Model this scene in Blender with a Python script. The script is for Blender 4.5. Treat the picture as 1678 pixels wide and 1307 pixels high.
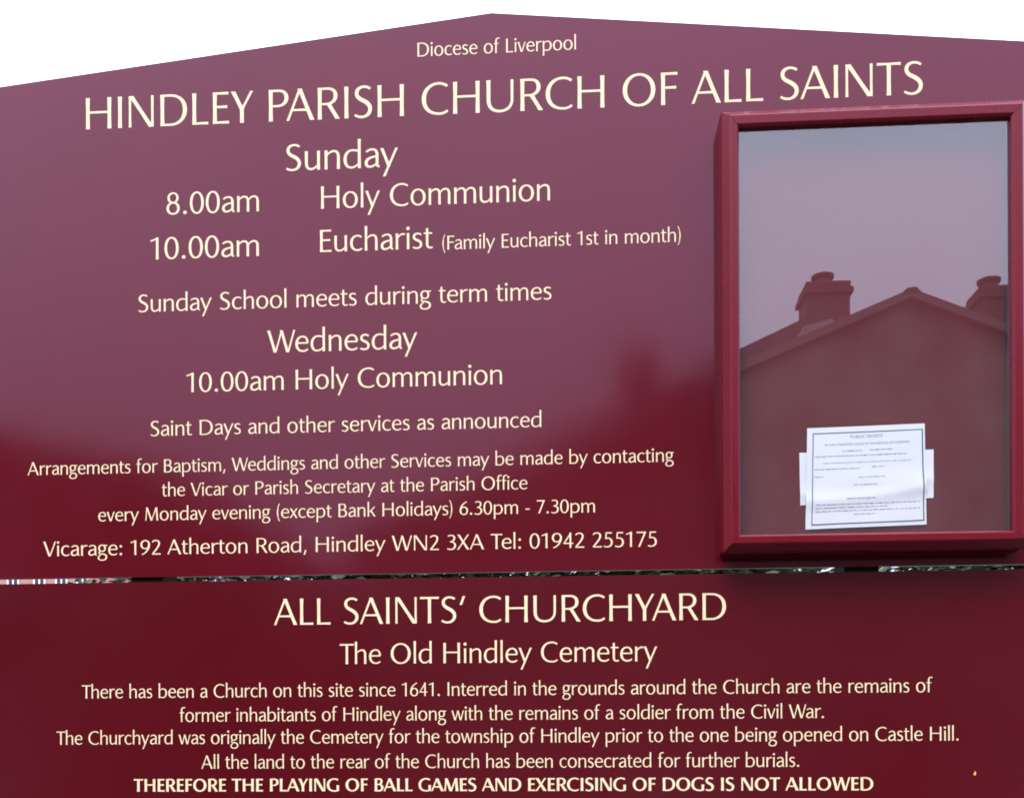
import bpy, bmesh, math, random
from mathutils import Matrix, Vector

for o in list(bpy.data.objects):
    bpy.data.objects.remove(o, do_unlink=True)
SC = bpy.context.scene
COL = SC.collection

# ------------------------------------------------------------------ camera
cam_d = bpy.data.cameras.new('camera')
cam = bpy.data.objects.new('camera', cam_d)
COL.objects.link(cam)
cam_d.sensor_fit = 'HORIZONTAL'
cam_d.sensor_width = 36.0
cam_d.lens = 35.4
cam_d.shift_y = 0.33794          # verticals kept parallel, sign stands above eye level
cam_d.clip_start = 0.05
cam_d.clip_end = 3000
yaw, roll = 0.06, 0.0045
R = Matrix.Rotation(yaw, 4, 'Z') @ Matrix.Rotation(roll, 4, 'Y') @ Matrix.Rotation(math.radians(90), 4, 'X')
cam.matrix_world = Matrix.Translation((0.1623, -2.2, 1.6)) @ R
SC.camera = cam

# ------------------------------------------------------------------ overcast sky
SUN_EL, SUN_AZ = math.radians(52), math.radians(205)     # azimuth from +Y, clockwise
world = bpy.data.worlds.new('World')
SC.world = world
world.use_nodes = True
nt = world.node_tree
nt.nodes.clear()
def wn(t, **k):
    n = nt.nodes.new(t)
    for a, b in k.items():
        setattr(n, a, b)
    return n
out = wn('ShaderNodeOutputWorld')
bg = wn('ShaderNodeBackground')
bg.inputs['Strength'].default_value = 0.1
sky = wn('ShaderNodeTexSky', sky_type='NISHITA', sun_disc=False, sun_elevation=SUN_EL, sun_rotation=SUN_AZ,
         air_density=1.0, dust_density=3.0, ozone_density=1.0)
tc = wn('ShaderNodeTexCoord')
sep = wn('ShaderNodeSeparateXYZ')
nt.links.new(tc.outputs['Generated'], sep.inputs[0])
mx = wn('ShaderNodeMath', operation='MAXIMUM'); mx.inputs[1].default_value = 0.0
nt.links.new(sep.outputs['Z'], mx.inputs[0])
grad = wn('ShaderNodeMath', operation='MULTIPLY_ADD')      # overcast sky: zenith brighter than the horizon
grad.inputs[1].default_value = 13.0
grad.inputs[2].default_value = 3.6
nt.links.new(mx.outputs[0], grad.inputs[0])
cl = wn('ShaderNodeTexNoise')
cl.inputs['Scale'].default_value = 2.2
cl.inputs['Detail'].default_value = 4
nt.links.new(tc.outputs['Generated'], cl.inputs['Vector'])
clr = wn('ShaderNodeMapRange')
clr.inputs['From Min'].default_value = 0.3; clr.inputs['From Max'].default_value = 0.7
clr.inputs['To Min'].default_value = 0.9; clr.inputs['To Max'].default_value = 1.1
nt.links.new(cl.outputs['Fac'], clr.inputs['Value'])
mul = wn('ShaderNodeMath', operation='MULTIPLY')
nt.links.new(grad.outputs[0], mul.inputs[0]); nt.links.new(clr.outputs[0], mul.inputs[1])
cloud = wn('ShaderNodeMix', data_type='RGBA', blend_type='MULTIPLY')
cloud.inputs[0].default_value = 1.0
cloud.inputs[6].default_value = (0.94, 0.95, 1.24, 1)
nt.links.new(mul.outputs[0], cloud.inputs[7])
mixs = wn('ShaderNodeMix', data_type='RGBA')
mixs.inputs[0].default_value = 0.9
nt.links.new(sky.outputs[0], mixs.inputs[6])
nt.links.new(cloud.outputs[2], mixs.inputs[7])
nt.links.new(mixs.outputs[2], bg.inputs['Color'])
nt.links.new(bg.outputs[0], out.inputs[0])

sun_d = bpy.data.lights.new('sun', 'SUN')
sun_d.energy = 0.8
sun_d.angle = math.radians(25)
sun_d.color = (1.0, 0.96, 0.9)
sun = bpy.data.objects.new('sun', sun_d)
COL.objects.link(sun)
to_sun = Vector((math.sin(SUN_AZ) * math.cos(SUN_EL), math.cos(SUN_AZ) * math.cos(SUN_EL), math.sin(SUN_EL)))
sun.rotation_euler = to_sun.to_track_quat('Z', 'Y').to_euler()
sun.location = to_sun * 20

SC.view_settings.view_transform = 'Standard'
SC.view_settings.look = 'None'
SC.view_settings.exposure = 1.55
SC.view_settings.gamma = 1.0
SC.view_settings.use_curve_mapping = False
SC.cycles.filter_width = 1.8
SC.cycles.max_bounces = 8
SC.cycles.transparent_max_bounces = 12
SC.cycles.caustics_reflective = False
SC.cycles.caustics_refractive = False

# ------------------------------------------------------------------ helpers
def link(o, parent=None):
    COL.objects.link(o)
    if parent is not None:
        o.parent = parent
        o.matrix_parent_inverse = Matrix.Identity(4)
    return o
def tag(o, label=None, cat=None, group=None, kind=None):
    if label: o['label'] = label
    if cat: o['category'] = cat
    if group: o['group'] = group
    if kind: o['kind'] = kind
    return o
def empty(name, loc=(0, 0, 0)):
    o = bpy.data.objects.new(name, None)
    o.location = loc
    o.empty_display_size = 0.1
    return link(o)
def mesh_obj(name, verts, faces, mat, parent=None, smooth=False, off=None):
    me = bpy.data.meshes.new(name)
    if off is not None:
        verts = [(v[0] - off[0], v[1] - off[1], v[2] - off[2]) for v in verts]
    me.from_pydata(verts, [], faces)
    me.materials.append(mat)
    if smooth:
        me.polygons.foreach_set('use_smooth', [True] * len(me.polygons))
    me.update()
    return link(bpy.data.objects.new(name, me), parent)
class MB:
    """collects shapes in world coordinates and links them as one mesh"""
    def __init__(s):
        s.v, s.f = [], []
    def add(s, vs, fs):
        b = len(s.v)
        s.v += [tuple(v) for v in vs]
        s.f += [tuple(b + i for i in f) for f in fs]
        return s
    def box(s, x0, x1, y0, y1, z0, z1):
        vs = [(x, y, z) for z in (z0, z1) for y in (y0, y1) for x in (x0, x1)]
        return s.add(vs, [(0, 2, 3, 1), (4, 5, 7, 6), (0, 1, 5, 4), (2, 6, 7, 3), (0, 4, 6, 2), (1, 3, 7, 5)])
    def prism(s, poly, y0, y1):
        """poly in x,z counter-clockwise seen from -y; extruded from y0 (front) to y1"""
        n = len(poly)
        vs = [(x, y0, z) for x, z in poly] + [(x, y1, z) for x, z in poly]
        fs = [tuple(range(n)), tuple(range(2 * n - 1, n - 1, -1))]
        fs += [(i, n + i, n + (i + 1) % n, (i + 1) % n) for i in range(n)]
        return s.add(vs, fs)
    def lathe(s, c, prof, n=20):
        vs, fs = [], []
        for r, z in prof:
            for k in range(n):
                a = 2 * math.pi * k / n
                vs.append((c[0] + r * math.cos(a), c[1] + r * math.sin(a), c[2] + z))
        for i in range(len(prof) - 1):
            for k in range(n):
                fs.append((i * n + k, i * n + (k + 1) % n, (i + 1) * n + (k + 1) % n, (i + 1) * n + k))
        fs.append(tuple(range((len(prof) - 1) * n, len(prof) * n)))
        return s.add(vs, fs)
    def build(s, name, mat, parent=None, off=None, bevel=0.0, seg=2, smooth=False):
        if off is None and parent is not None:
            off = parent.location
        o = mesh_obj(name, s.v, s.f, mat, parent, smooth, off)
        bm = bmesh.new(); bm.from_mesh(o.data)
        bmesh.ops.recalc_face_normals(bm, faces=bm.faces)
        bm.to_mesh(o.data); bm.free()
        if bevel:
            m = o.modifiers.new('bevel', 'BEVEL')
            m.width = bevel; m.segments = seg; m.limit_method = 'ANGLE'
        return o

# ------------------------------------------------------------------ materials
def material(name):
    m = bpy.data.materials.new(name)
    m.use_nodes = True
    t = m.node_tree
    b = t.nodes['Principled BSDF']
    return m, t, b
def node(t, typ, ins=None, **k):
    n = t.nodes.new(typ)
    for a, b in k.items():
        setattr(n, a, b)
    for a, b in (ins or {}).items():
        n.inputs[a].default_value = b
    return n
def noise(t, scale, detail=3, vec=None, rough=0.55):
    n = node(t, 'ShaderNodeTexNoise', {'Scale': scale, 'Detail': detail, 'Roughness': rough})
    if vec is None:
        vec = node(t, 'ShaderNodeTexCoord').outputs['Object']
    t.links.new(vec, n.inputs['Vector'])
    return n
def ramp(t, src, stops):
    r = node(t, 'ShaderNodeValToRGB')
    e = r.color_ramp.elements
    while len(e) > 1:
        e.remove(e[-1])
    e[0].position, e[0].color = stops[0][0], (*stops[0][1], 1)
    for p, c in stops[1:]:
        x = e.new(p); x.color = (*c, 1)
    t.links.new(src, r.inputs[0])
    return r
def maprange(t, src, a, b, c, d):
    m = node(t, 'ShaderNodeMapRange', {'From Min': a, 'From Max': b, 'To Min': c, 'To Max': d})
    t.links.new(src, m.inputs['Value'])
    return m

def painted(name, col, rough, spec=0.5, bump=0.02, dust=0.6, tint=(1, 1, 1)):
    m, t, b = material(name)
    n1 = noise(t, 2.0, 5)
    c0 = tuple(c * 0.95 for c in col); c1 = tuple(c * 1.05 for c in col)
    r = ramp(t, n1.outputs['Fac'], [(0.3, c0), (0.7, c1)])
    # sparse specks of dirt and faint wiped patches in the gloss
    n4 = noise(t, 55, 2)
    sp = maprange(t, n4.outputs['Fac'], 0.73, 0.77, 0.0, dust)
    mixn = node(t, 'ShaderNodeMix', data_type='RGBA')
    t.links.new(sp.outputs[0], mixn.inputs[0])
    t.links.new(r.outputs[0], mixn.inputs[6])
    mixn.inputs[7].default_value = (0.03, 0.008, 0.008, 1)
    t.links.new(mixn.outputs[2], b.inputs['Base Color'])
    n2 = noise(t, 4.0, 6, None, 0.6)
    rr = maprange(t, n2.outputs['Fac'], 0.3, 0.75, rough * 0.82, rough * 1.35)
    t.links.new(rr.outputs[0], b.inputs['Roughness'])
    b.inputs['Specular IOR Level'].default_value = spec
    b.inputs['Specular Tint'].default_value = (*tint, 1)
    n3 = noise(t, 6.0, 2)
    bp = node(t, 'ShaderNodeBump', {'Strength': bump, 'Distance': 0.01})
    t.links.new(n3.outputs['Fac'], bp.inputs['Height'])
    t.links.new(bp.outputs[0], b.inputs['Normal'])
    return m
M_BOARD = painted('maroon_gloss_paint', (0.084, 0.0028, 0.0066), 0.11, 0.42, 0.02, tint=(1.0, 0.75, 0.95))
M_LOWER = painted('maroon_board_paint', (0.072, 0.0026, 0.0056), 0.15, 0.42, 0.01, tint=(1.0, 0.8, 0.93))
M_FRAME = painted('maroon_frame_coating', (0.120, 0.0035, 0.009), 0.28, 0.26, 0.01, tint=(1.0, 0.76, 0.87))
M_BACK = painted('maroon_backing_felt', (0.115, 0.008, 0.014), 0.9, 0.1, 0.0, 0.0)

def cream(name):
    m, t, b = material(name)
    n1 = noise(t, 25.0, 4)
    r = ramp(t, n1.outputs['Fac'], [(0.3, (0.69, 0.575, 0.335)), (0.7, (0.76, 0.645, 0.395))])
    t.links.new(r.outputs[0], b.inputs['Base Color'])
    b.inputs['Roughness'].default_value = 0.4
    b.inputs['Specular IOR Level'].default_value = 0.3
    return m
M_CREAM = cream('cream_lettering_vinyl')

def simple(name, col, rough=0.6, spec=0.4, var=0.12, scale=8.0):
    m, t, b = material(name)
    n1 = noise(t, scale, 5)
    r = ramp(t, n1.outputs['Fac'], [(0.3, tuple(c * (1 - var) for c in col)), (0.7, tuple(min(1, c * (1 + var)) for c in col))])
    t.links.new(r.outputs[0], b.inputs['Base Color'])
    b.inputs['Roughness'].default_value = rough
    b.inputs['Specular IOR Level'].default_value = spec
    return m
M_PAPER = simple('white_paper', (0.86, 0.89, 0.93), 0.7, 0.2, 0.03, 12)
M_INK = simple('grey_print_ink', (0.10, 0.12, 0.16), 0.7, 0.2)
M_INKMID = simple('grey_blue_print_ink', (0.22, 0.26, 0.33), 0.7, 0.2)
M_INKPALE = simple('faded_print_ink', (0.36, 0.40, 0.47), 0.7, 0.2)
M_POST = simple('black_stained_timber', (0.010, 0.009, 0.008), 0.9, 0.08)
M_SEAL = simple('grey_rubber_seal', (0.03, 0.033, 0.036), 0.6, 0.3)
M_ASPH = simple('road_and_grass_ground', (0.075, 0.08, 0.065), 0.9, 0.3, 0.3, 0.6)
M_RENDER = simple('pebbledash_render', (0.21, 0.19, 0.17), 0.95, 0.1, 0.45, 0.9)
M_SLATE = simple('roof_slate', (0.07, 0.072, 0.08), 0.6, 0.4, 0.3, 5)
M_BARGE = simple('weathered_verge_board', (0.17, 0.155, 0.14), 0.7, 0.3)
M_LEAD = simple('pale_lead_flashing', (0.36, 0.36, 0.37), 0.5, 0.4)
M_POT = simple('clay_chimney_pot', (0.17, 0.11, 0.08), 0.8, 0.2)
M_WHITE = simple('white_window_paint', (0.78, 0.78, 0.76), 0.5, 0.4, 0.04)
M_BARK = simple('tree_bark', (0.05, 0.042, 0.032), 0.9, 0.1, 0.3, 6)
M_YEL = simple('yellow_petal', (0.75, 0.42, 0.12), 0.6, 0.3, 0.1, 200)

def brickmat(name, c1, c2, mortar, scale=1.0):
    m, t, b = material(name)
    tc = node(t, 'ShaderNodeTexCoord')
    sp = node(t, 'ShaderNodeSeparateXYZ')
    t.links.new(tc.outputs['Object'], sp.inputs[0])
    cb = node(t, 'ShaderNodeCombineXYZ')
    ad = node(t, 'ShaderNodeMath', operation='ADD')
    t.links.new(sp.outputs['X'], ad.inputs[0]); t.links.new(sp.outputs['Y'], ad.inputs[1])
    t.links.new(ad.outputs[0], cb.inputs[0]); t.links.new(sp.outputs['Z'], cb.inputs[1])
    br = node(t, 'ShaderNodeTexBrick', {'Scale': scale, 'Brick Width': 0.225, 'Row Height': 0.075, 'Mortar Size': 0.006})
    br.inputs['Color1'].default_value = (*c1, 1); br.inputs['Color2'].default_value = (*c2, 1); br.inputs['Mortar'].default_value = (*mortar, 1)
    t.links.new(cb.outputs[0], br.inputs['Vector'])
    t.links.new(br.outputs['Color'], b.inputs['Base Color'])
    b.inputs['Roughness'].default_value = 0.9
    bp = node(t, 'ShaderNodeBump', {'Strength': 0.4, 'Distance': 0.01}, invert=True)
    t.links.new(br.outputs['Fac'], bp.inputs['Height'])
    t.links.new(bp.outputs[0], b.inputs['Normal'])
    return m
M_BRICK = brickmat('pink_red_brick', (0.42, 0.19, 0.16), (0.36, 0.15, 0.12), (0.40, 0.33, 0.29))
M_SOOT = brickmat('sooty_chimney_brick', (0.12, 0.075, 0.06), (0.09, 0.06, 0.05), (0.12, 0.11, 0.10))

def leafmat(name, a, b_):
    m, t, b = material(name)
    n1 = noise(t, 1.7, 4)
    r = ramp(t, n1.outputs['Fac'], [(0.3, a), (0.7, b_)])
    t.links.new(r.outputs[0], b.inputs['Base Color'])
    b.inputs['Roughness'].default_value = 0.6
    return m
M_LEAF_D = leafmat('dark_leaves', (0.012, 0.020, 0.009), (0.03, 0.05, 0.018))
M_LEAF_G = leafmat('green_leaves', (0.02, 0.038, 0.012), (0.05, 0.09, 0.022))

def glass(name, k=2.0, film=0.02):
    """clear pane: both faces' Fresnel reflection over clear transmission"""
    m = bpy.data.materials.new(name)
    m.use_nodes = True
    t = m.node_tree
    t.nodes.clear()
    o = node(t, 'ShaderNodeOutputMaterial')
    mixn = node(t, 'ShaderNodeMixShader')
    tr = node(t, 'ShaderNodeBsdfTransparent'); tr.inputs[0].default_value = (0.955, 0.965, 0.96, 1)
    gl = node(t, 'ShaderNodeBsdfGlossy', {'Roughness': 0.0})
    gl.inputs[0].default_value = (0.97, 0.98, 1, 1)
    fr = node(t, 'ShaderNodeFresnel', {'IOR': 1.52})
    geo = node(t, 'ShaderNodeNewGeometry')
    inv = node(t, 'ShaderNodeMath', operation='SUBTRACT'); inv.inputs[0].default_value = 1.0
    t.links.new(geo.outputs['Backfacing'], inv.inputs[1])
    m1 = node(t, 'ShaderNodeMath', operation='MULTIPLY'); m1.inputs[1].default_value = k
    t.links.new(fr.outputs[0], m1.inputs[0])
    m2 = node(t, 'ShaderNodeMath', operation='MULTIPLY', use_clamp=True)
    t.links.new(m1.outputs[0], m2.inputs[0]); t.links.new(inv.outputs[0], m2.inputs[1])
    t.links.new(m2.outputs[0], mixn.inputs[0])
    t.links.new(tr.outputs[0], mixn.inputs[1]); t.links.new(gl.outputs[0], mixn.inputs[2])
    # thin film of dust on the outer face, a few darker marks
    df = node(t, 'ShaderNodeBsdfDiffuse'); df.inputs[0].default_value = (0.75, 0.74, 0.72, 1)
    nd = noise(t, 7.0, 5)
    fd = maprange(t, nd.outputs['Fac'], 0.3, 0.75, film * 0.8, film * 1.2)
    fo = node(t, 'ShaderNodeMath', operation='MULTIPLY')
    t.links.new(fd.outputs[0], fo.inputs[0]); t.links.new(inv.outputs[0], fo.inputs[1])
    mx2 = node(t, 'ShaderNodeMixShader')
    t.links.new(fo.outputs[0], mx2.inputs[0]); t.links.new(mixn.outputs[0], mx2.inputs[1]); t.links.new(df.outputs[0], mx2.inputs[2])
    t.links.new(mx2.outputs[0], o.inputs[0])
    return m
M_GLASS = glass('display_glass', 2.4)
M_PANE, _t, _b = material('dark_window_pane')
_b.inputs['Base Color'].default_value = (0.03, 0.035, 0.04, 1); _b.inputs['Roughness'].default_value = 0.05

# ------------------------------------------------------------------ lettering: a flared humanist sans, drawn stroke by stroke
# units: cap height 700, x-height 505, ascender 775, descender -245
class Pen:
    def __init__(s, stem=85, thin=49, low=75, bold=1.0):
        s.S, s.T, s.L, s.k = stem, thin, low, bold
        s.out = []                                   # each stroke: (left points, right points)
    def W(s, w):
        return w * s.k
    def quad(s, a, b):
        s.out.append((a, b))
    def stem(s, x, y0, y1, w, flare=0.14):
        """vertical, x is the centre; waisted"""
        l, r = [], []
        for i in range(7):
            u = i / 6
            f = 1 - flare * (1 - (2 * u - 1) ** 2) + flare * 0.35
            y = y0 + (y1 - y0) * u
            l.append((x - w * f / 2, y)); r.append((x + w * f / 2, y))
        s.quad(l, r)
    def bar(s, x0, x1, y, t, flare=0.16):
        l, r = [], []
        for i in range(5):
            u = i / 4
            f = 1 - flare * 0.5 + flare * u * u * 1.4
            x = x0 + (x1 - x0) * u
            l.append((x, y + t * f / 2)); r.append((x, y - t * f / 2))
        s.quad(l, r)
    def diag(s, x0, y0, x1, y1, w, flare=0.12):
        """horizontal cut ends, w is the true stroke width; x0,x1 are centres"""
        L = math.hypot(x1 - x0, y1 - y0)
        h = w * L / max(abs(y1 - y0), 1e-6)
        l, r = [], []
        for i in range(7):
            u = i / 6
            f = 1 - flare * (1 - (2 * u - 1) ** 2) + flare * 0.35
            x, y = x0 + (x1 - x0) * u, y0 + (y1 - y0) * u
            l.append((x - h * f / 2, y)); r.append((x + h * f / 2, y))
        s.quad(l, r)
    def path(s, *nodes, n=9):
        """first (x,y,w); then (x,y,w) for a line or (ax,ay,bx,by,x,y,w) for a cubic"""
        P = [nodes[0]]
        for q in nodes[1:]:
            p0 = P[-1]
            if len(q) == 3:
                for i in range(1, 4):
                    u = i / 3
                    P.append(tuple(p0[j] + (q[j] - p0[j]) * u for j in range(3)))
            else:
                ax, ay, bx, by, x, y, w = q
                for i in range(1, n + 1):
                    u = i / n; v = 1 - u
                    e = u * u * (3 - 2 * u)
                    P.append((v ** 3 * p0[0] + 3 * v * v * u * ax + 3 * v * u * u * bx + u ** 3 * x,
                              v ** 3 * p0[1] + 3 * v * v * u * ay + 3 * v * u * u * by + u ** 3 * y,
                              p0[2] + (w - p0[2]) * e))
        l, r = [], []
        for i, p in enumerate(P):
            a = P[max(i - 1, 0)]; b = P[min(i + 1, len(P) - 1)]
            dx, dy = b[0] - a[0], b[1] - a[1]
            d = math.hypot(dx, dy) or 1
            nx, ny = -dy / d, dx / d
            w = s.W(p[2]) / 2
            l.append((p[0] + nx * w, p[1] + ny * w)); r.append((p[0] - nx * w, p[1] - ny * w))
        s.quad(l, r)
    def ring(s, x0, y0, x1, y1, sw, tw, a0=0, a1=360, e=2.25, n=32, tilt=0.0):
        sw, tw = s.W(sw), s.W(tw)
        cx, cy, rx, ry = (x0 + x1) / 2, (y0 + y1) / 2, (x1 - x0) / 2, (y1 - y0) / 2
        l, r = [], []
        m = max(8, int(n * abs(a1 - a0) / 360))
        for i in range(m + 1):
            a = math.radians(a0 + (a1 - a0) * i / m)
            c, q = math.cos(a), math.sin(a)
            pc = math.copysign(abs(c) ** (2 / e), c); ps = math.copysign(abs(q) ** (2 / e), q)
            l.append((cx + rx * pc, cy + ry * ps)); r.append((cx + (rx - sw) * pc, cy + (ry - tw) * ps))
        s.quad(l, r)
    def dot(s, x, y, rad):
        rad *= 1 + (s.k - 1) * 0.5
        l, r = [], []
        for i in range(9):
            a = math.pi * i / 8
            l.append((x - rad * math.cos(a), y + rad * math.sin(a))); r.append((x - rad * math.cos(a), y - rad * math.sin(a)))
        s.quad(l, r)

def draw(ch, p):
    """draws ch into pen p; returns (width of ink box, left bearing, right bearing)"""
    S, T, L = p.S, p.T, p.L
    if ch == 'A':
        p.diag(22, 0, 290, 700, T * 1.05); p.diag(560, 0, 285, 700, S); p.bar(110, 470, 232, T)
        return 605, 8, 4
    if ch == 'B':
        p.stem(S / 2, 0, 700, S)
        p.path((S * .6, 676, 48), (230, 676, 50), (320, 676, 348, 610, 348, 535, 78), (348, 440, 290, 384, 210, 378, 46), (S * .6, 378, 44))
        p.path((210, 378, 46), (330, 374, 392, 300, 392, 200, 84), (392, 90, 320, 24, 215, 24, 50), (S * .6, 24, 48))
        return 432, 76, 42
    if ch == 'C':
        p.path((552, 620, 56), (500, 660, 440, 684, 372, 684, 52), (170, 684, 46, 530, 46, 345, 90), (46, 150, 170, 16, 378, 16, 52), (450, 16, 510, 38, 560, 82, 50))
        return 575, 44, 30
    if ch == 'D':
        p.stem(S / 2, 0, 700, S)
        p.path((S * .6, 676, 46), (220, 676, 50), (430, 676, 548, 540, 548, 355, 90), (548, 165, 430, 24, 220, 24, 50), (S * .6, 24, 46), n=12)
        return 594, 76, 44
    if ch in 'EF':
        p.stem(S / 2, 0, 700, S)
        t = T * 1.08
        p.bar(S * .4, 345, 700 - t / 2, t)
        p.bar(S * .4, 318, 372, t)
        if ch == 'E':
            p.bar(S * .4, 355, t / 2, t)
        return 352, 76, (40 if ch == 'E' else 20)
    if ch == 'G':
        p.path((560, 618, 56), (505, 660, 440, 684, 374, 684, 52), (170, 684, 46, 530, 46, 345, 90), (46, 150, 170, 16, 385, 16, 52), (455, 16, 510, 30, 560, 50, 52))
        p.stem(550, 22, 330, S)
        return 593, 44, 66
    if ch == 'H':
        p.stem(S / 2, 0, 700, S); p.stem(570 - S / 2, 0, 700, S); p.bar(S * .4, 570 - S * .4, 372, T, 0)
        return 570, 76, 76
    if ch == 'I':
        p.stem(S / 2, 0, 700, S)
        return S, 78, 78
    if ch == 'L':
        p.stem(S / 2, 0, 700, S); p.bar(S * .4, 352, T * .54, T * 1.08)
        return 352, 76, 30
    if ch == 'M':
        p.diag(45, 0, 100, 700, T * 1.05); p.diag(105, 690, 345, 0, S); p.diag(345, 0, 585, 690, T); p.diag(650, 0, 600, 700, S)
        return 695, 50, 50
    if ch == 'N':
        p.stem(T * .55, 0, 700, T * 1.1); p.diag(S * .62, 700, 556 - S * .62, 0, S); p.stem(556 - T * .55, 0, 700, T * 1.1)
        return 556, 78, 78
    if ch == 'O':
        p.ring(0, -12, 690, 712, 92, 52, e=2.06)
        return 690, 44, 44
    if ch in 'PR':
        p.stem(S / 2, 0, 700, S)
        p.path((S * .6, 676, 46), (215, 676, 50), (340, 676, 390, 600, 390, 515, 84), (390, 410, 310, 338, 190, 336, 46), (S * .6, 336, 42))
        if ch == 'R':
            p.diag(232, 345, 436, 0, S * .98)
            return 490, 76, 0
        return 432, 76, 24
    if ch == 'S':
        p.path((350, 634, 54), (305, 668, 262, 684, 215, 684, 52), (120, 684, 52, 628, 52, 540, 78), (52, 420, 200, 392, 270, 330, 88),
               (335, 272, 350, 235, 346, 180, 80), (340, 80, 262, 16, 165, 16, 52), (105, 16, 55, 34, 12, 68, 50))
        return 390, 52, 44
    if ch == 'T':
        p.stem(245, 0, 690, S); p.bar(245, 0, 700 - T * .54, T * 1.08); p.bar(245, 490, 700 - T * .54, T * 1.08)
        return 490, 12, 12
    if ch == 'U':
        p.path((S / 2 / 1, 700, S / p.k * 1.05), (S / 2, 600, S / p.k * .95), (S / 2, 270, S / p.k * .95), (S / 2, 100, 140, 16, 285, 16, 54), (430, 16, 548, 100, 548, 270, 56), (548, 700, 60))
        return 578, 74, 74
    if ch == 'V':
        p.diag(S * .58, 700, 285, 0, S); p.diag(545, 700, 300, 0, T * 1.05)
        return 575, 4, 4
    if ch == 'W':
        p.diag(S * .58, 700, 250, 0, S); p.diag(455, 690, 262, 0, T); p.diag(445, 700, 640, 0, S); p.diag(850, 700, 655, 0, T * 1.05)
        return 880, 4, 4
    if ch == 'X':
        p.diag(60, 700, 470, 0, S); p.diag(475, 700, 30, 0, T * 1.05)
        return 530, 10, 8
    if ch == 'Y':
        p.stem(245, 0, 330, S, 0.08); p.diag(S * .6, 700, 248, 300, S); p.diag(462, 700, 250, 300, T * 1.08)
        return 490, 6, 6
    # ---- lower case
    if ch == 'a':
        p.path((45, 418, 50), (85, 465, 135, 486, 195, 485, 52), (285, 483, 322, 435, 322, 330, L / p.k * .96), (322, 90, L / p.k * .92), (322, 50, 340, 28, 385, 18, 42))
        p.path((318, 300, 44), (190, 285, 40, 250, 40, 128, 76), (40, 55, 85, 22, 145, 24, 54), (225, 28, 285, 80, 322, 135, 38))
        return 385, 38, 22
    if ch == 'b':
        p.stem(L / 2, 0, 775, L)
        p.path((L * .6, 385, 38), (110, 450, 175, 482, 240, 482, 52), (345, 480, 410, 385, 410, 258, 80), (410, 115, 335, 22, 215, 22, 52), (150, 22, 90, 35, L * .6, 60, 44))
        return 450, 60, 34
    if ch == 'c':
        p.path((352, 428, 52), (315, 468, 275, 483, 235, 483, 50), (110, 483, 40, 385, 40, 250, 78), (40, 110, 115, 22, 230, 22, 52), (285, 22, 330, 40, 368, 76, 46))
        return 375, 36, 22
    if ch == 'd':
        p.stem(445 - L / 2, 0, 775, L)
        p.path((445 - L * .6, 448, 44), (345, 475, 290, 484, 235, 483, 50), (110, 482, 40, 380, 40, 245, 80), (40, 105, 105, 22, 200, 22, 52), (280, 22, 340, 70, 445 - L * .6, 135, 38))
        return 445, 36, 60
    if ch == 'e':
        p.path((382, 288, 66), (378, 410, 325, 484, 228, 484, 48), (110, 484, 40, 380, 40, 250, 78), (40, 105, 120, 22, 240, 22, 52), (300, 22, 350, 42, 392, 84, 46))
        p.bar(62, 398, 278, 46, 0)
        return 420, 36, 22
    if ch == 'f':
        p.path((300, 738, 50), (270, 756, 250, 758, 225, 755, 52), (140, 748, 112, 690, 112, 590, L / p.k * .95), (112, 0, L / p.k))
        p.bar(8, 245, 481, 46, 0.05)
        return 285, 14, 4
    if ch == 'g':
        p.ring(22, 172, 362, 516, 72, 46)
        p.bar(270, 425, 480, 44, 0.3)
        p.path((110, 200, 40), (52, 165, 40, 120, 80, 92, 50), (130, 62, 390, 95, 388, -70, 70), (384, -180, 300, -226, 200, -226, 46), (85, -226, 30, -178, 30, -115, 64), (30, -50, 90, 0, 170, 66, 40))
        return 425, 20, 8
    if ch == 'h':
        p.stem(L / 2, 0, 775, L)
        p.path((L * .6, 360, 38), (110, 440, 170, 480, 240, 480, 54), (325, 480, 356, 425, 356, 320, L / p.k * .95), (356, 0, L / p.k))
        return 396, 60, 56
    if ch == 'i':
        p.stem(L / 2, 0, 505, L); p.dot(L / 2, 655, 54)
        return L, 62, 62
    if ch == 'k':
        p.stem(L / 2, 0, 775, L); p.diag(350, 505, 100, 240, T * 1.1); p.diag(165, 310, 365, 0, L)
        return 410, 60, 4
    if ch == 'l':
        p.stem(L / 2, 0, 775, L)
        return L, 62, 62
    if ch == 'm':
        p.stem(L / 2, 0, 505, L)
        p.path((L * .6, 360, 38), (105, 440, 155, 480, 218, 480, 54), (300, 480, 335, 425, 335, 320, L / p.k * .95), (335, 0, L / p.k))
        p.path((350, 360, 38), (398, 440, 450, 480, 515, 480, 54), (598, 480, 632, 425, 632, 320, L / p.k * .95), (632, 0, L / p.k))
        return 672, 60, 56
    if ch == 'n':
        p.stem(L / 2, 0, 505, L)
        p.path((L * .6, 360, 38), (110, 440, 170, 480, 240, 480, 54), (325, 480, 356, 425, 356, 320, L / p.k * .95), (356, 0, L / p.k))
        return 396, 60, 56
    if ch == 'o':
        p.ring(0, -10, 462, 516, 80, 48, e=2.1)
        return 462, 36, 36
    if ch == 'p':
        p.stem(L / 2, -245, 505, L)
        p.path((L * .6, 385, 38), (110, 450, 175, 482, 240, 482, 52), (345, 480, 410, 385, 410, 258, 80), (410, 115, 335, 22, 215, 22, 52), (150, 22, 90, 35, L * .6, 60, 44))
        return 450, 60, 34
    if ch == 'r':
        p.stem(L / 2, 0, 505, L)
        p.path((L * .6, 345, 38), (105, 430, 150, 480, 215, 482, 54), (240, 482, 258, 478, 278, 468, 54))
        return 278, 60, 2
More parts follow.
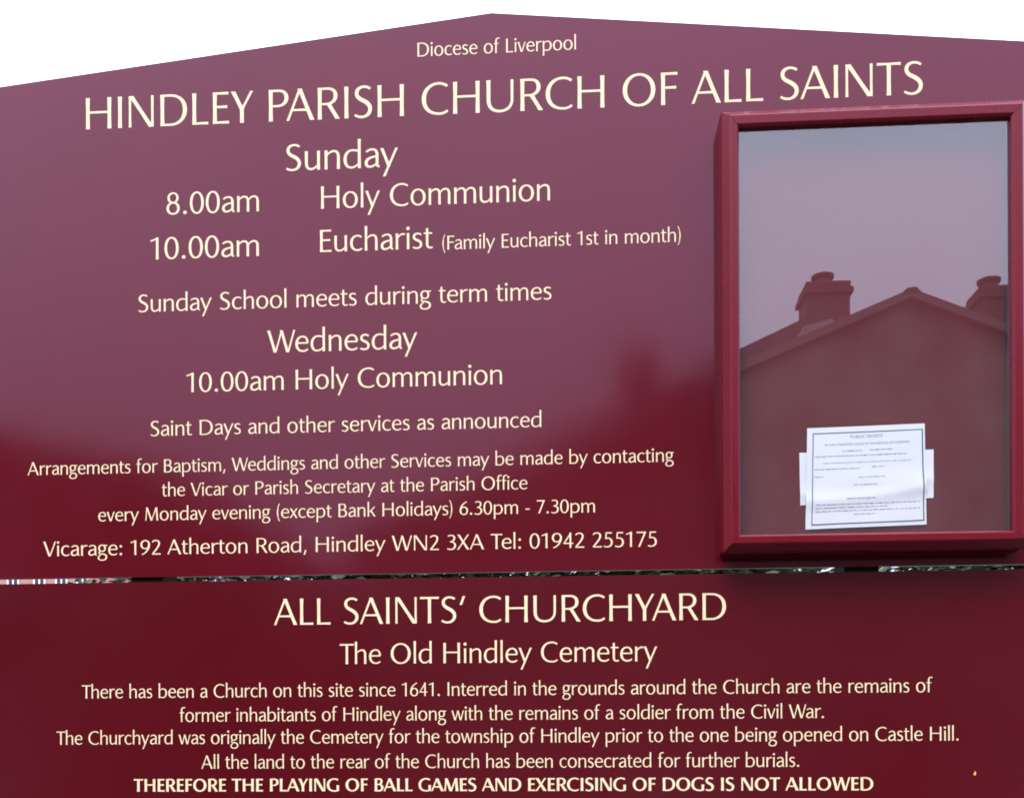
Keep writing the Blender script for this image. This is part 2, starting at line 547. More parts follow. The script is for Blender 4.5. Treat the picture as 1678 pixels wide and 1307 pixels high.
    if ch == 's':
        p.path((268, 440, 50), (235, 470, 200, 484, 165, 484, 50), (95, 484, 44, 445, 44, 380, 68), (44, 290, 160, 280, 212, 238, 72), (255, 200, 266, 170, 264, 130, 66),
               (260, 60, 205, 22, 128, 22, 50), (85, 22, 48, 34, 15, 60, 46))
        return 300, 36, 30
    if ch == 't':
        p.path((106, 640, 62), (106, 500, L / p.k), (106, 150, L / p.k * .95), (106, 60, 140, 22, 200, 22, 52), (230, 22, 252, 30, 275, 44, 44))
        p.bar(4, 262, 481, 46, 0.05)
        return 278, 16, 8
    if ch == 'u':
        p.path((L / 2, 505, L / p.k), (L / 2, 190, L / p.k * .95), (L / 2, 75, 85, 22, 160, 24, 54), (235, 26, 290, 75, 340, 140, 38))
        p.stem(390 - L / 2, 0, 505, L)
        return 390, 56, 60
    if ch == 'v':
        p.diag(L * .56, 505, 205, 0, L); p.diag(388, 505, 215, 0, T * 1.08)
        return 415, 4, 4
    if ch == 'w':
        p.diag(L * .56, 505, 190, 0, L); p.diag(335, 495, 200, 0, T); p.diag(330, 505, 478, 0, L); p.diag(625, 505, 488, 0, T * 1.08)
        return 652, 4, 4
    if ch == 'x':
        p.diag(L * .62, 505, 350, 0, L); p.diag(362, 505, 26, 0, T * 1.1)
        return 398, 10, 8
    if ch == 'y':
        p.diag(L * .56, 505, 222, 20, L); p.diag(420, 505, 100, -245, T * 1.2)
        return 448, 2, 2
    # ---- figures and points
    if ch == '0':
        p.ring(0, -10, 430, 700, 78, 50, e=2.15)
        return 430, 32, 32
    if ch == '1':
        p.stem(215, 0, 695, L * 1.05, 0.1); p.path((212, 668, 46), (120, 612, 40, 598, 12, 590, 50))
        return 258, 42, 150
    if ch == '2':
        p.path((30, 590, 56), (65, 650, 125, 674, 185, 674, 52), (280, 674, 330, 612, 330, 530, 76), (330, 400, 190, 230, 40, 40, 58))
        p.bar(20, 392, 27, 54, 0.1)
        return 392, 44, 34
    if ch == '3':
        p.path((48, 636, 50), (85, 664, 130, 676, 180, 676, 50), (270, 676, 320, 625, 320, 545, 72), (320, 450, 260, 385, 135, 375, 46))
        p.path((135, 375, 46), (290, 368, 352, 300, 352, 200, 78), (352, 85, 270, 16, 155, 16, 52), (100, 16, 55, 32, 18, 62, 48))
        return 392, 44, 36
    if ch == '4':
        p.path((318, 680, 50), (28, 212, 50)); p.bar(8, 425, 208, 50, 0); p.stem(300, 0, 700, L, 0.06)
        return 425, 26, 26
    if ch == '5':
        p.bar(92, 352, 665, 56, 0.1); p.path((116, 690, 50), (96, 395, 48))
        p.path((82, 398, 44), (120, 420, 155, 425, 190, 422, 50), (290, 416, 348, 330, 348, 220, 78), (348, 85, 260, 16, 145, 16, 52), (95, 16, 55, 30, 18, 58, 48))
        return 388, 40, 42
    if ch == '6':
        p.ring(2, -10, 424, 425, 78, 48, e=2.1)
        p.path((362, 682, 46), (180, 610, 41, 450, 41, 205, 78), n=12)
        return 424, 34, 34
    if ch == '7':
        p.bar(14, 405, 662, 58, 0.0); p.diag(378, 680, 120, 0, L * .92)
        return 412, 30, 20
    if ch == '8':
        p.ring(38, 352, 384, 700, 70, 46, e=2.1); p.ring(6, -10, 418, 394, 78, 48, e=2.1)
        return 424, 34, 34
    if ch == '9':
        p.ring(2, 265, 424, 700, 78, 48, e=2.1)
        p.path((62, 8, 46), (240, 78, 385, 240, 385, 485, 78), n=12)
        return 424, 34, 34
    if ch == '.':
        p.dot(56, 50, 56)
        return 112, 66, 66
    if ch == ',':
        p.diag(85, 100, 25, -120, 62)
        return 120, 56, 60
    if ch == ':':
        p.dot(56, 50, 56); p.dot(56, 420, 56)
        return 112, 66, 66
    if ch == '-':
        p.bar(0, 215, 240, 58, 0)
        return 215, 45, 45
    if ch == "'":
        p.diag(110, 710, 30, 480, 62)
        return 150, 45, 45
    if ch == '(':
        p.path((165, 775, 38), (20, 600, 20, 30, 165, -160, 38)); p.path((80, 500, 56), (48, 360, 48, 260, 80, 120, 56))
        return 185, 40, 20
    if ch == ')':
        p.path((20, 775, 38), (165, 600, 165, 30, 20, -160, 38)); p.path((105, 500, 56), (137, 360, 137, 260, 105, 120, 56))
        return 185, 20, 40
    return 0, 0, 0

KERN = {'PA': -70, 'LY': -50, 'AY': -50, 'YA': -60, 'LA': 0, 'Te': -70, 'Ta': -70, 'We': -40, 'Wa': -50, 'Vi': -10, 'Fa': -40, 'AT': -30, 'r.': -30, 'y.': -30, 'rr': 6,
        'ry': 8, 'OF': 0, 'RD': 20, 'YI': 20, 'LL': -6, 'ff': -22, 'fi': -30, 'fo': -8, 'Th': -35, 'vi': 6, 'ay': -6, 'TH': 6, 'RE': 16, 'RI': 16, 'RC': 6, 'XE': 10, 'XA': 4, 'EX': -10, 'SA': -12, 'GA': -14, 'LO': -6}
SPACE = 270
_cache = {}
def glyph(ch, bold):
    k = (ch, bold)
    if k not in _cache:
        p = Pen(134, 72, 120, 1.45) if bold else Pen()
        m = draw(ch, p)
        _cache[k] = (p.out, m)
    return _cache[k]
def layout(text, bold):
    x, items, prev = 0.0, [], None
    first, last = None, 0.0
    for ch in text:
        if ch == ' ':
            x += SPACE; prev = None
            continue
        out, (w, l, r) = glyph(ch, bold)
        if prev:
            x += KERN.get(prev + ch, 0)
        x += l * (0.8 if bold else 1)
        if first is None:
            first = x
        items.append((x, out))
        x += w
        last = x
        x += r * (0.8 if bold else 1)
        prev = ch
    return items, first, last
def lettering(name, text, x0, x1, z, cap, y, mat, parent, bold=False, thick=0.0004, skew=0.0):
    """flat cut letters between x0 and x1 on baseline z, standing proud of the plane y"""
    items, a, b = layout(text, bold)
    sx, sz = (x1 - x0) / (b - a), cap / 700.0
    words = text.split()
    done, gi = [], 0
    for w in words:
        mb = MB()
        for gx, out in items[gi:gi + len(w)]:
            for k, (l, r) in enumerate(out):
                yy = y - thick - 0.00003 * k
                n = len(l)
                vs, fs = [], []
                for (px, pz), (qx, qz) in zip(l, r):
                    for ux, uz in ((px, pz), (qx, qz)):
                        vs.append((x0 + (gx + ux - a) * sx, yy, z + uz * sz))
                for i in range(n - 1):
                    fs.append((2 * i, 2 * i + 1, 2 * i + 3, 2 * i + 2))
                m = len(vs)
                vs += [(v[0], y + 0.0002, v[2]) for v in vs]
                for i in range(n - 1):
                    fs.append((2 * i, 2 * i + 2, m + 2 * i + 2, m + 2 * i))
                    fs.append((2 * i + 1, m + 2 * i + 1, m + 2 * i + 3, 2 * i + 3))
                fs.append((0, m, m + 1, 1)); fs.append((2 * n - 2, 2 * n - 1, m + 2 * n - 1, m + 2 * n - 2))
                mb.add(vs, fs)
        gi += len(w)
        o = mb.build(name, mat, parent)
        o['label'] = 'cream painted word that reads ' + w
        done.append(o)
    return done

# ------------------------------------------------------------------ ground
g = mesh_obj('ground', [(-600, -600, 0), (600, -600, 0), (600, 600, 0), (-600, 600, 0)], [(0, 1, 2, 3)], M_ASPH)
tag(g, kind='structure')

# ------------------------------------------------------------------ the two boards
HW = 1.155
AP, ED = 3.2035, 3.2035 - 0.1015 * HW
ub = tag(empty('notice_board', (0, 0, 1.98)), 'upper maroon gabled church board with cream service times, above the narrow gap', 'notice board')
MB().prism([(-HW, 1.9795), (HW, 1.9795), (HW, ED), (-0.008, AP), (-HW, ED)], 0.0, 0.008).build('panel', M_BOARD, ub)
lb = tag(empty('churchyard_board', (0, 0, 1.12)), 'lower maroon rectangular board about the old churchyard and cemetery, below the narrow gap', 'sign')
MB().prism([(-HW, 1.12), (HW, 1.12), (HW, 1.9685), (-HW, 1.9685)], 0.0, 0.008).build('panel', M_LOWER, lb)

UPPER = [
    ("Diocese of Liverpool", -0.1713, 0.1766, 3.1149, 0.0301),
    ("HINDLEY PARISH CHURCH OF ALL SAINTS", -0.9216, 0.9158, 2.9858, 0.0699),
    ("Sunday", -0.4661, -0.2163, 2.8749, 0.0580),
    ("8.00am", -0.7382, -0.5276, 2.7880, 0.0490),
    ("Holy Communion", -0.3877, 0.1188, 2.7883, 0.0493),
    ("10.00am", -0.7755, -0.5281, 2.6888, 0.0491),
    ("Eucharist", -0.3905, -0.1394, 2.6926, 0.0486),
    ("(Family Eucharist 1st in month)", -0.1192, 0.4023, 2.6885, 0.0300),
    ("Sunday School meets during term times", -0.8031, 0.1209, 2.5722, 0.0385),
    ("Wednesday", -0.5106, -0.1752, 2.4734, 0.0490),
    ("10.00am", -0.6944, -0.4736, 2.3904, 0.0436),
    ("Holy Communion", -0.4467, 0.0119, 2.3904, 0.0436),
    ("Saint Days and other services as announced", -0.7763, 0.0974, 2.2946, 0.0333),
    ("Arrangements for Baptism, Weddings and other Services may be made by contacting", -1.0602, 0.3841, 2.2129, 0.0290),
    ("the Vicar or Parish Secretary at the Parish Office", -0.7514, 0.0666, 2.1595, 0.0290),
    ("every Monday evening (except Bank Holidays) 6.30pm - 7.30pm", -0.8975, 0.2134, 2.1061, 0.0292),
    ("Vicarage: 192 Atherton Road, Hindley WN2 3XA Tel: 01942 255175", -1.0251, 0.3469, 2.0299, 0.0328),
]
LOWER = [
    ("ALL SAINTS' CHURCHYARD", -0.4972, 0.4948, 1.8693, 0.0578),
    ("The Old Hindley Cemetery", -0.3503, 0.3463, 1.7813, 0.0443),
    ("There has been a Church on this site since 1641. Interred in the grounds around the Church are the remains of", -0.9369, 0.9293, 1.7096, 0.0295),
    ("former inhabitants of Hindley along with the remains of a soldier from the Civil War.", -0.7131, 0.7017, 1.6560, 0.0293),
    ("The Churchyard was originally the Cemetery for the township of Hindley prior to the one being opened on Castle Hill.", -0.9963, 0.9838, 1.6062, 0.0295),
    ("All the land to the rear of the Church has been consecrated for further burials.", -0.6635, 0.6490, 1.5513, 0.0293),
    ("THEREFORE THE PLAYING OF BALL GAMES AND EXERCISING OF DOGS IS NOT ALLOWED", -0.8187, 0.8043, 1.5005, 0.0280),
]
for rows, par in ((UPPER, ub), (LOWER, lb)):
    for text, x0, x1, z, cap in rows:
        lettering('lettering', text, x0, x1, z, cap, 0.0, M_CREAM, par, bold=text.startswith('THEREFORE'))

# posts that carry both boards
for px, lab in ((-0.79, 'black square post behind the boards, under the left half'), (0.785, 'black square post behind the boards, under the display case')):
    po = tag(empty('sign_post', (px, 0.055, 0)), lab, 'post', 'posts carrying the two boards')
    MB().box(px - 0.037, px + 0.037, 0.0085, 0.0925, -0.3, 2.95).build('shaft', M_POST, po, bevel=0.003)
    MB().add([(px - .037, .0085, 2.9501), (px + .037, .0085, 2.9501), (px + .037, .0925, 2.9501), (px - .037, .0925, 2.9501), (px, .0555, 2.975)],
             [(0, 1, 4), (1, 2, 4), (2, 3, 4), (3, 0, 4), (3, 2, 1, 0)]).build('post_cap', M_POST, po)

# ------------------------------------------------------------------ glazed display case
dc = tag(empty('display_case', (0.798, -0.0005, 2.0)), 'shallow maroon framed glass display case on the right of the upper board', 'display case')
X0, X1, Z0, Z1 = 0.4800, 1.1065, 2.0027, 2.9289          # door outline
BX0, BX1, BZ0, BZ1 = 0.4805, 1.108, 2.008, 2.933          # box on the board
IX0, IX1, IZ0, IZ1 = 0.5142, 1.0655, 2.0362, 2.8850        # opening
def frame_side(side, prof):
    """mitred rail: prof = [(t, y)], t from 0 at the outline to 1 at the opening edge"""
    def corner(t, cx, cz):
        x = (X0 + (IX0 - X0) * t) if cx == 0 else (X1 + (IX1 - X1) * t)
        z = (Z0 + (IZ0 - Z0) * t) if cz == 0 else (Z1 + (IZ1 - Z1) * t)
        return x, z
    ends = {'l': ((0, 0), (0, 1)), 'r': ((1, 1), (1, 0)), 't': ((0, 1), (1, 1)), 'b': ((1, 0), (0, 0))}[side]
    n = len(prof)
    vs = []
    for e in ends:
        for t, y in prof:
            x, z = corner(t, *e)
            vs.append((x, y, z))
    fs = [(i, (i + 1) % n, n + (i + 1) % n, n + i) for i in range(n)]
    fs += [tuple(range(n)), tuple(range(2 * n - 1, n - 1, -1))]
    return MB().add(vs, fs)
# outer chamfer, flat front, small inner chamfer, rebate
PROF = [(0.02, -0.0465), (0.0, -0.0530), (0.0, -0.0555), (0.04, -0.0600), (0.42, -0.0785), (0.49, -0.0800), (0.86, -0.0800), (0.90, -0.0793), (1.0, -0.0755), (1.0, -0.0600), (1.0, -0.0465)]
for sd in 'lrtb':
    frame_side(sd, PROF).build('frame_rail', M_FRAME, dc, bevel=0.0006, seg=1)
# the box behind the door: four sides
wt = 0.014
MB().box(BX0, BX0 + wt, -0.046, -0.0004, BZ0, BZ1).build('case_side', M_FRAME, dc, bevel=0.0015)
MB().box(BX1 - wt, BX1, -0.046, -0.0004, BZ0, BZ1).build('case_side', M_FRAME, dc, bevel=0.0015)
MB().box(BX0 + wt, BX1 - wt, -0.046, -0.0004, BZ1 - wt, BZ1).build('case_top', M_FRAME, dc, bevel=0.0015)
MB().box(BX0 + wt, BX1 - wt, -0.046, -0.0004, BZ0, BZ0 + wt).build('case_bottom', M_FRAME, dc, bevel=0.0015)
MB().box(BX0 + wt, BX1 - wt, -0.030, -0.0006, BZ0 + wt, BZ1 - wt).build('backing_panel', M_BACK, dc)
MB().box(IX0 - 0.004, IX1 + 0.004, -0.0670, -0.0630, IZ0 - 0.004, IZ1 + 0.004).build('glass_pane', M_GLASS, dc)
sg = 0.0038
for (a, b, c, d) in ((IX0, IX0 + sg, IZ0, IZ1), (IX1 - sg, IX1, IZ0, IZ1)):
    MB().box(a + .0003, b - .0003, -0.0626, -0.058, c + .0003, d - .0003).build('glazing_seal', M_SEAL, dc)

# ------------------------------------------------------------------ the paper notices in the case
def sheet(name, corners, y0, wave, label, nx=36, nz=48):
    """corners: bottom-left, bottom-right, top-right, top-left in x,z; gently buckled"""
    (ax, az), (bx, bz), (cx, cz), (dx, dz) = corners
    vs, fs = [], []
    th = 0.00015
    for j in range(nz + 1):
        v = j / nz
        for i in range(nx + 1):
            u = i / nx
            x = (ax * (1 - u) + bx * u) * (1 - v) + (dx * (1 - u) + cx * u) * v
            z = (az * (1 - u) + bz * u) * (1 - v) + (dz * (1 - u) + cz * u) * v
            vs.append((x, y0 - wave(u, v), z))
    n = len(vs)
    vs += [(x, y + th, z) for x, y, z in vs]
    for j in range(nz):
        for i in range(nx):
            a = j * (nx + 1) + i
            fs.append((a, a + 1, a + nx + 2, a + nx + 1))
            fs.append((n + a, n + a + nx + 1, n + a + nx + 2, n + a + 1))
    def rim(idx):
        b = len(vs)
        vs.extend([vs[i] for i in idx]); vs.extend([vs[n + i] for i in idx])
        m = len(idx)
        fs.extend([(b + i, b + m + i, b + m + i + 1, b + i + 1) for i in range(m - 1)])
    rim([i for i in range(nx + 1)]); rim([nz * (nx + 1) + i for i in range(nx + 1)])
    rim([j * (nx + 1) for j in range(nz + 1)]); rim([j * (nx + 1) + nx for j in range(nz + 1)])
    return vs, fs
def kx(x): return 0.1623 + (x - 0.1623) * 0.9855
def kz(z): return 1.6 + (z - 1.6) * 0.9855
def C(*p): return [(kx(x), kz(z)) for x, z in p]
fold = lambda u, v: 0.0030 * math.exp(-((v - (0.27 + 0.10 * u * u)) / 0.07) ** 2) + 0.0030 * math.exp(-((v - 0.52 + 0.1 * u) / 0.10) ** 2) * u + 0.0006 * math.sin(5 * u + 3 * v) + 0.0008
back_w = lambda u, v: 0.0004 + 0.0016 * math.exp(-((v - 0.2 - 0.2 * u) / 0.1) ** 2)
vs, fs = sheet('sheet', C((0.654, 2.1133), (0.9344, 2.1243), (0.9349, 2.2273), (0.6526, 2.2263)), -0.0308, back_w, '')
bs = mesh_obj('backing_sheet', vs, fs, M_PAPER, smooth=True)
tag(bs, 'wide white sheet in the display case, mostly hidden behind the framed notice', 'paper sheet')
NB = C((0.6641, 2.0606), (0.9189, 2.0673), (0.9154, 2.2824), (0.6688, 2.2778))
nt_e = tag(empty('paper_notice', (NB[0][0], -0.0330, NB[0][1])), 'white printed public notice with thin ruled border, in the display case', 'notice')
vs, fs = sheet('sheet', NB, -0.0330, fold, '')
mesh_obj('sheet', vs, fs, M_PAPER, nt_e, True, nt_e.location)
def on_sheet(u, v):
    (ax, az), (bx, bz), (cx, cz), (dx, dz) = NB
    x = (ax * (1 - u) + bx * u) * (1 - v) + (dx * (1 - u) + cx * u) * v
    z = (az * (1 - u) + bz * u) * (1 - v) + (dz * (1 - u) + cz * u) * v
    return x, -0.0330 - fold(u, v) - 0.0004, z
def print_strip(mb, u0, v0, u1, v1, w, n=72):
    """ruled line on the sheet from u0,v0 to u1,v1; w = thickness as part of the sheet's height"""
    du, dv = u1 - u0, v1 - v0
    d = math.hypot(du, dv); pu, pv = -dv / d * w * .85, du / d * w
    vs = []
    for i in range(n + 1):
        t = i / n
        vs.append(on_sheet(u0 + du * t + pu, v0 + dv * t + pv)); vs.append(on_sheet(u0 + du * t - pu, v0 + dv * t - pv))
    mb.add(vs, [(2 * i, 2 * i + 1, 2 * i + 3, 2 * i + 2) for i in range(n)])
mb = MB()
bu0, bu1, bv0, bv1 = 0.052, 0.978, 0.042, 0.942
print_strip(mb, bu0, bv0, bu1, bv0, 0.0062); print_strip(mb, bu0, bv1, bu1, bv1, 0.0045)
print_strip(mb, bu0, bv0 - .006, bu0, bv1 + .004, 0.0045); print_strip(mb, bu1, bv0 - .006, bu1, bv1 + .004, 0.0062)
mb.build('ruled_border', M_INK, nt_e)
# heading and court line are legible; the remaining lines are too fine to read and are set as word-long marks
def sheet_text(text, u0, u1, v, capv, mat, name):
    items, a, b = layout(text, False)
    mb = MB(); s = (u1 - u0) / (b - a); sv = capv / 700
    for gx, out in items:
        for k, (l, r) in enumerate(out):
            vs = []
            for (px, pz), (qx, qz) in zip(l, r):
                for ux, uz in ((px, pz), (qx, qz)):
                    X = on_sheet(u0 + (gx + ux - a) * s, v + uz * sv)
                    vs.append((X[0], X[1] - 0.00002 * k, X[2]))
            mb.add(vs, [(2 * i, 2 * i + 1, 2 * i + 3, 2 * i + 2) for i in range(len(l) - 1)])
    mb.build(name, mat, nt_e)
sheet_text('PUBLIC NOTICE', 0.37, 0.645, 0.885, 0.028, M_INK, 'heading_print')
sheet_text('IN THE CONSISTORY COURT OF THE DIOCESE OF LIVERPOOL', 0.155, 0.87, 0.815, 0.021, M_INK, 'court_print')
rng = random.Random(4)
def word_line(u0, u1, v, w, mat, gap=0.009):
    mb = MB(); u = u0
    while u < u1:
        L = rng.uniform(0.012, 0.05)
        print_strip(mb, u, v, min(u + L, u1), v, w * rng.uniform(.6, 1.0), 3)
        u += L + gap * rng.uniform(.5, 1.3)
    mb.build('small_print', mat, nt_e)
for u0, u1, v, w, m in ((0.30, 0.47, 0.760, .006, M_INKPALE), (0.53, 0.73, 0.762, .006, M_INKPALE), (0.07, 0.85, 0.712, .005, M_INKPALE), (0.14, 0.88, 0.645, .004, M_INKPALE),
                        (0.07, 0.45, 0.585, .005, M_INKPALE), (0.55, 0.66, 0.595, .005, M_INKPALE), (0.07, 0.14, 0.512, .006, M_INKPALE), (0.44, 0.66, 0.495, .005, M_INKPALE), (0.40, 0.60, 0.42, .005, M_INKPALE),
                        (0.34, 0.58, 0.285, .005, M_INKPALE), (0.08, 0.95, 0.232, .004, M_INKMID), (0.08, 0.68, 0.200, .004, M_INKMID), (0.08, 0.95, 0.168, .005, M_INKPALE), (0.40, 0.58, 0.130, .005, M_INKPALE)):
    word_line(u0, u1, v, w, m)

# small yellow petal stuck to the lower board
pv = [(0.0, 0.0045), (0.0016, 0.003), (0.0024, -0.0005), (0.0018, -0.0035), (0.0, -0.0048), (-0.0024, -0.0042), (-0.0034, -0.0025), (-0.0018, 0.001)]
pt = mesh_obj('petal', [(1.0178 + x, -0.0008 - 0.0012 * math.cos(x * 900), 1.5365 + z) for x, z in pv] + [(1.0178, -0.0024, 1.5365)] + [(1.0178 + x, -0.0002, 1.5365 + z) for x, z in pv],
              [(i, (i + 1) % 8, 8) for i in range(8)] + [(i, 9 + i, 9 + (i + 1) % 8, (i + 1) % 8) for i in range(8)] + [tuple(range(16, 8, -1))], M_YEL)
tag(pt, 'tiny yellow petal stuck on the lower maroon board', 'petal')

# ------------------------------------------------------------------ houses across the street (they show in the glass and the gloss paint)
HY = -13.0
def chimney(par, x0, x1, y0, y1, zb, zt, pots):
    st = MB().box(x0, x1, y0, y1, zb, zt - 0.22).build('chimney', M_SOOT, par)
    MB().box(x0 - .045, x1 + .045, y0 + .045, y1 - .045, zt - .2195, zt - .14).build('corbel_course', M_SOOT, st, off=par.location)
    MB().box(x0 - .01, x1 + .01, y0 + .01, y1 - .01, zt - .1395, zt - .04).build('top_course', M_SOOT, st, off=par.location)
    MB().add([(x0 + .01, y0 - .01, zt - .0395), (x1 - .01, y0 - .01, zt - .0395), (x1 - .01, y1 + .01, zt - .0395), (x0 + .01, y1 + .01, zt - .0395),
              (x0 + .07, y0 - .07, zt), (x1 - .07, y0 - .07, zt), (x1 - .07, y1 + .07, zt), (x0 + .07, y1 + .07, zt)],
             [(0, 1, 5, 4), (1, 2, 6, 5), (2, 3, 7, 6), (3, 0, 4, 7), (4, 5, 6, 7), (3, 2, 1, 0)]).build('flaunching', M_SOOT, st, off=par.location)
    for cx in pots:
        MB().lathe((cx, (y0 + y1) / 2, zt + .0), [(0.15, 0), (0.13, 0.04), (0.115, 0.08), (0.125, 0.10), (0.165, 0.118), (0.172, 0.155), (0.13, 0.157), (0.11, 0.13)]).build('chimney_pot', M_POT, st, off=par.location, smooth=False)
    return st
def window(par, x0, x1, z0, z1, y, out=1, bars=1, rows=1):
    """frame proud of the wall at y towards out (+1 or -1) with its pane, bars and sill"""
    w = 0.07
    a, b = sorted((y - out * .03, y + out * .05))
    mb = MB().box(x0, x0 + w, a, b, z0, z1).box(x1 - w, x1, a, b, z0, z1).box(x0 + w, x1 - w, a, b, z1 - w, z1).box(x0 + w, x1 - w, a, b, z0, z0 + w)
    for k in range(bars):
        cx = x0 + (x1 - x0) * (k + 1) / (bars + 1)
        mb.box(cx - .03, cx + .03, a + .005, b - .005, z0 + w, z1 - w)
    f = mb.build('window', M_WHITE, par)
    a, b = sorted((y - out * .02, y + out * .012))
    MB().box(x0 + w * .9, x1 - w * .9, a, b, z0 + w * .9, z1 - w * .9).build('pane', M_PANE, f, off=par.location)
    a, b = sorted((y, y + out * .1))
    MB().box(x0 - .06, x1 + .06, a, b, z0 - .1, z0 - .002).build('sill', M_WHITE, f, off=par.location)
ha = tag(empty('gable_house', (5.2, HY, 0)), 'rendered gable house with twin chimneys, mirrored in the display case glass', 'house')
SL = 0.405
ax_, az_ = 5.10, 8.18
lx, rx = -3.0, 13.4
zl, zr = az_ - SL * (ax_ - lx), az_ - SL * (rx - ax_)
MB().prism([(rx, 0), (lx, 0), (lx, zl - .12), (ax_, az_ - .12), (rx, zr - .12)], HY, HY - 9).build('wall', M_RENDER, ha)
# right-hand slope, left-hand slope (the left one has the deep verge)
MB().prism([(rx + .3, zr - .13 - .11), (ax_, az_ - .11), (ax_, az_), (rx + .3, zr - .13)], HY + .12, HY - 9.2).build('roof', M_SLATE, ha)
MB().prism([(lx - .3, zl - .132 - .11), (lx - .3, zl - .132), (ax_, az_), (ax_, az_ - .11)], HY + .12, HY - 9.2).build('roof', M_SLATE, ha)
MB().prism([(lx - .3, zl - 0.6), (lx - .3, 4.86), (4.0, 8.16), (4.0, 7.3)], HY - .35, HY - 9.2).build('party_roof', M_SLATE, ha)
MB().prism([(lx - .3, zl - .132 - .15), (lx - .3, zl - .132 + .012), (ax_, az_ + .012), (ax_, az_ - .11)], HY + .15, HY + .121).build('verge_board', M_BARGE, ha)
MB().prism([(rx + .3, zr - .132 - .15), (ax_ + .001, az_ - .11), (ax_ + .001, az_ + .012), (rx + .3, zr - .132 + .012)], HY + .15, HY + .121).build('verge_board', M_BARGE, ha)
MB().prism([(ax_ - .13, az_ - .04), (ax_ - .06, az_ + .02), (ax_ + .07, az_ + .03), (ax_ + .13, az_ - .04)], HY + .16, HY - 9.2).build('ridge_tile', M_SLATE, ha)
chimney(ha, 3.72, 4.36, HY - .36, HY - .9, 7.0, 8.60, (4.02,))
chimney(ha, 6.28, 6.95, HY - .36, HY - .9, 7.0, 8.46, (6.50,))
chimney(ha, 0.95, 1.47, HY - .3, HY - .80, 5.6, 7.65, (1.21,))
# pale flashing running up the verge to the chimney foot
f0, f1 = 3.56, 4.02
MB().prism([(f0, az_ - SL * (ax_ - f0) + .02), (f1, az_ - SL * (ax_ - f1) + .02), (f1 - .05, az_ - SL * (ax_ - f1) + .07), (f0, az_ - SL * (ax_ - f0) + .15)], HY + .10, HY - .29).build('lead_flashing', M_LEAD, ha)
window(ha, 7.3, 8.5, 4.3, 5.6, HY, 1, 1); window(ha, 1.0, 2.2, 4.0, 5.2, HY, 1, 1)
window(ha, 7.2, 8.7, 1.0, 2.4, HY, 1, 2); window(ha, 0.8, 2.3, 1.0, 2.4, HY, 1, 2)
dr = MB().box(4.4, 5.35, HY - .03, HY + .05, 0.0, 2.1).build('door', M_FRAME, ha, bevel=.01)
MB().lathe((4.52, HY + .09, 1.02), [(0.03, 0), (0.035, .02), (0.03, .05)], 10).build('handle', M_LEAD, dr, off=ha.location)

hb = tag(empty('brick_house', (-9.5, HY, 0)), 'darker brick house with low extension, mirrored softly in the gloss paint at far left', 'house')
MB().prism([(-5.75, 0), (-19, 0), (-19, 5.6), (-12.4, 7.1), (-5.75, 5.6)], HY + .4, HY - 8).build('wall', M_SOOT, hb)
MB().prism([(-5.45, 5.53), (-12.4, 7.11), (-12.4, 7.27), (-5.45, 5.69)], HY + .55, HY - 8.2).build('roof', M_SLATE, hb)
MB().prism([(-19.3, 5.53), (-19.3, 5.69), (-12.4, 7.27), (-12.4, 7.11)], HY + .55, HY - 8.2).build('roof', M_SLATE, hb)
MB().prism([(-2.9, 0), (-5.74, 0), (-5.74, 5.3), (-4.6, 4.6), (-2.9, 4.3)], HY - 1.0, HY - 6).build('side_extension', M_SOOT, hb)
window(hb, -9.6, -8.2, 4.0, 5.4, HY + .4, 1, 1); window(hb, -9.8, -8.0, 1.0, 2.5, HY + .4, 1, 2)

# ------------------------------------------------------------------ beyond the boards, seen through the narrow gap
br = tag(empty('brick_building', (-26, 40, 0)), 'pale red brick building with white windows, glimpsed through the gap at far left', 'building')
MB().box(-36, -19.6, 40, 50, 0, 11.2).build('wall', M_BRICK, br)
MB().box(-36.2, -19.4, 39.8, 50.2, 11.2, 11.6).build('parapet', M_LEAD, br)
for cx in (-23.95, -22.78, -21.80, -20.86, -25.1, -26.2):
    for z in (2.0, 5.0, 8.0):
        window(br, cx - .27, cx + .27, z, z + 1.5, 40, -1, 1)

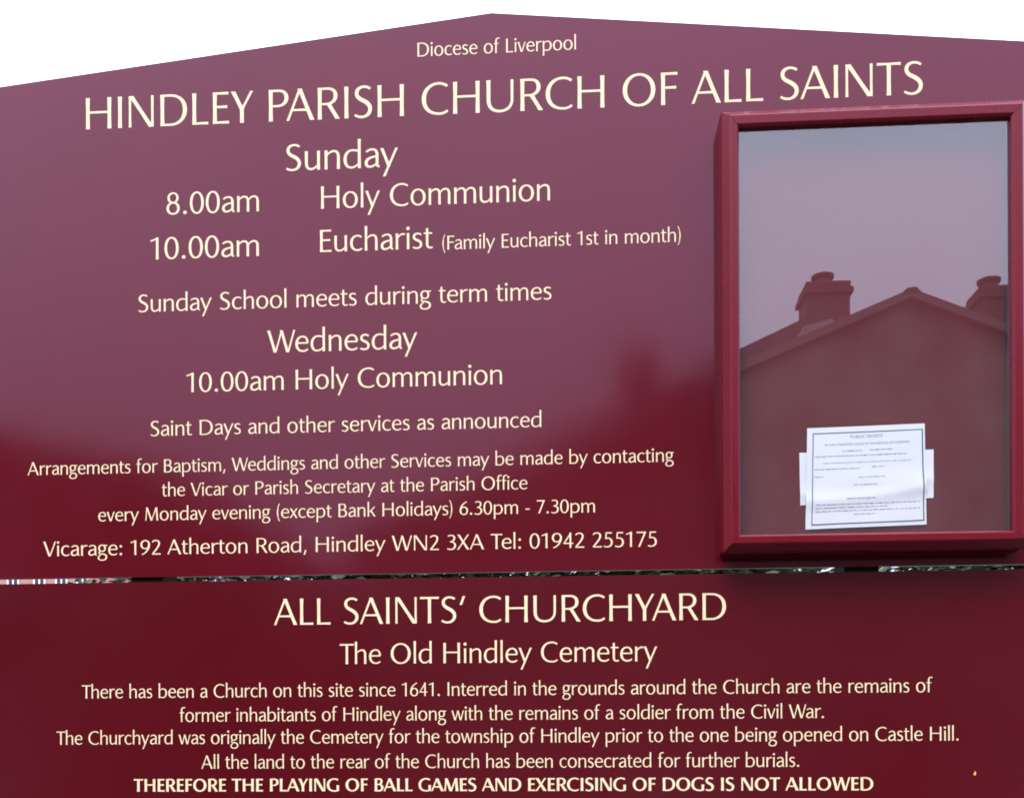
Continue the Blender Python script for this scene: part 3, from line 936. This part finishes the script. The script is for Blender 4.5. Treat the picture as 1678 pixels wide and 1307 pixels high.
def leaf_crown(parent, c, rad, n, size, mat, seed, dens=1.0):
    rg = random.Random(seed)
    cl = []
    for _ in range(16):
        a, b = rg.uniform(0, 2 * math.pi), rg.uniform(-.8, 1)
        q = rg.uniform(.35, .8)
        cl.append((c[0] + rad[0] * q * math.cos(a) * math.sqrt(1 - b * b * .8), c[1] + rad[1] * q * math.sin(a) * math.sqrt(1 - b * b * .8), c[2] + rad[2] * q * b, rg.uniform(.35, .6)))
    vs, fs = [], []
    for i in range(n):
        k = rg.choice(cl)
        v = Vector((rg.gauss(0, 1), rg.gauss(0, 1), rg.gauss(0, 1)))
        v = v.normalized() * (rg.random() ** .45)
        p = Vector((k[0] + v.x * rad[0] * k[3], k[1] + v.y * rad[1] * k[3], k[2] + v.z * rad[2] * k[3]))
        s = size * rg.uniform(.6, 1.4)
        q = Matrix.Rotation(rg.uniform(0, 6.28), 3, 'Z') @ Matrix.Rotation(rg.uniform(-1.2, 1.2), 3, 'X')
        b = len(vs)
        for x, y in ((-.5, 0), (0, -.28), (.55, 0), (0, .28)):
            vs.append(tuple(p + q @ Vector((x * s, y * s, .08 * s * x))))
        fs.append((b, b + 1, b + 2, b + 3))
    return mesh_obj('crown', vs, fs, mat, parent, False, parent.location)
def tree(name, x, y, h, rad, n, size, mat, seed, label):
    e = tag(empty(name, (x, y, 0)), label, 'tree', 'churchyard trees glimpsed through the gap')
    rg = random.Random(seed)
    mb = MB()
    def limb(a, b, r0, r1, n=8):
        a, b = Vector(a), Vector(b)
        d = (b - a).normalized(); u = d.orthogonal().normalized(); w = d.cross(u)
        vs = []
        for t, r in ((0, r0), (.5, (r0 + r1) * .48), (1, r1)):
            for k in range(n):
                an = 2 * math.pi * k / n
                vs.append(a.lerp(b, t) + (u * math.cos(an) + w * math.sin(an)) * r)
        fs = [(i * n + k, i * n + (k + 1) % n, (i + 1) * n + (k + 1) % n, (i + 1) * n + k) for i in range(2) for k in range(n)]
        mb.add(vs, fs)
    base = h - rad[2] * 1.6
    limb((x, y, -.2), (x + .2, y, base), .24, .17)
    for k in range(6):
        a = k * 1.05 + rg.random()
        limb((x + .18, y, base - .1), (x + math.cos(a) * rad[0] * .7, y + math.sin(a) * rad[1] * .7, base + rad[2] * rg.uniform(.5, 1.3)), .13, .03, 6)
    mb.build('trunk', M_BARK, e)
    leaf_crown(e, (x, y, h - rad[2] * .95), rad, n, size, mat, seed)
    return e
tree('tree', -3.6, 18, 8.2, (3.6, 3.0, 3.8), 30000, .19, M_LEAF_D, 3, 'dense dark tree glimpsed through the gap, left of the middle')
tree('tree', 1.6, 17, 8.4, (3.4, 3.0, 3.8), 30000, .19, M_LEAF_G, 5, 'green leafy tree glimpsed through the gap, right of the middle')
tree('tree', -9.2, 22, 8.0, (2.9, 2.6, 3.2), 7000, .17, M_LEAF_D, 8, 'thin leaved tree glimpsed through the gap next to the brick building')
tree('tree', 6.4, 20, 8.4, (3.0, 2.6, 3.4), 10000, .18, M_LEAF_G, 11, 'open crowned green tree glimpsed through the gap below the display case')
tree('tree', 10.4, 21, 8.0, (2.8, 2.6, 3.2), 11000, .18, M_LEAF_D, 14, 'dark tree glimpsed through the gap at far right')
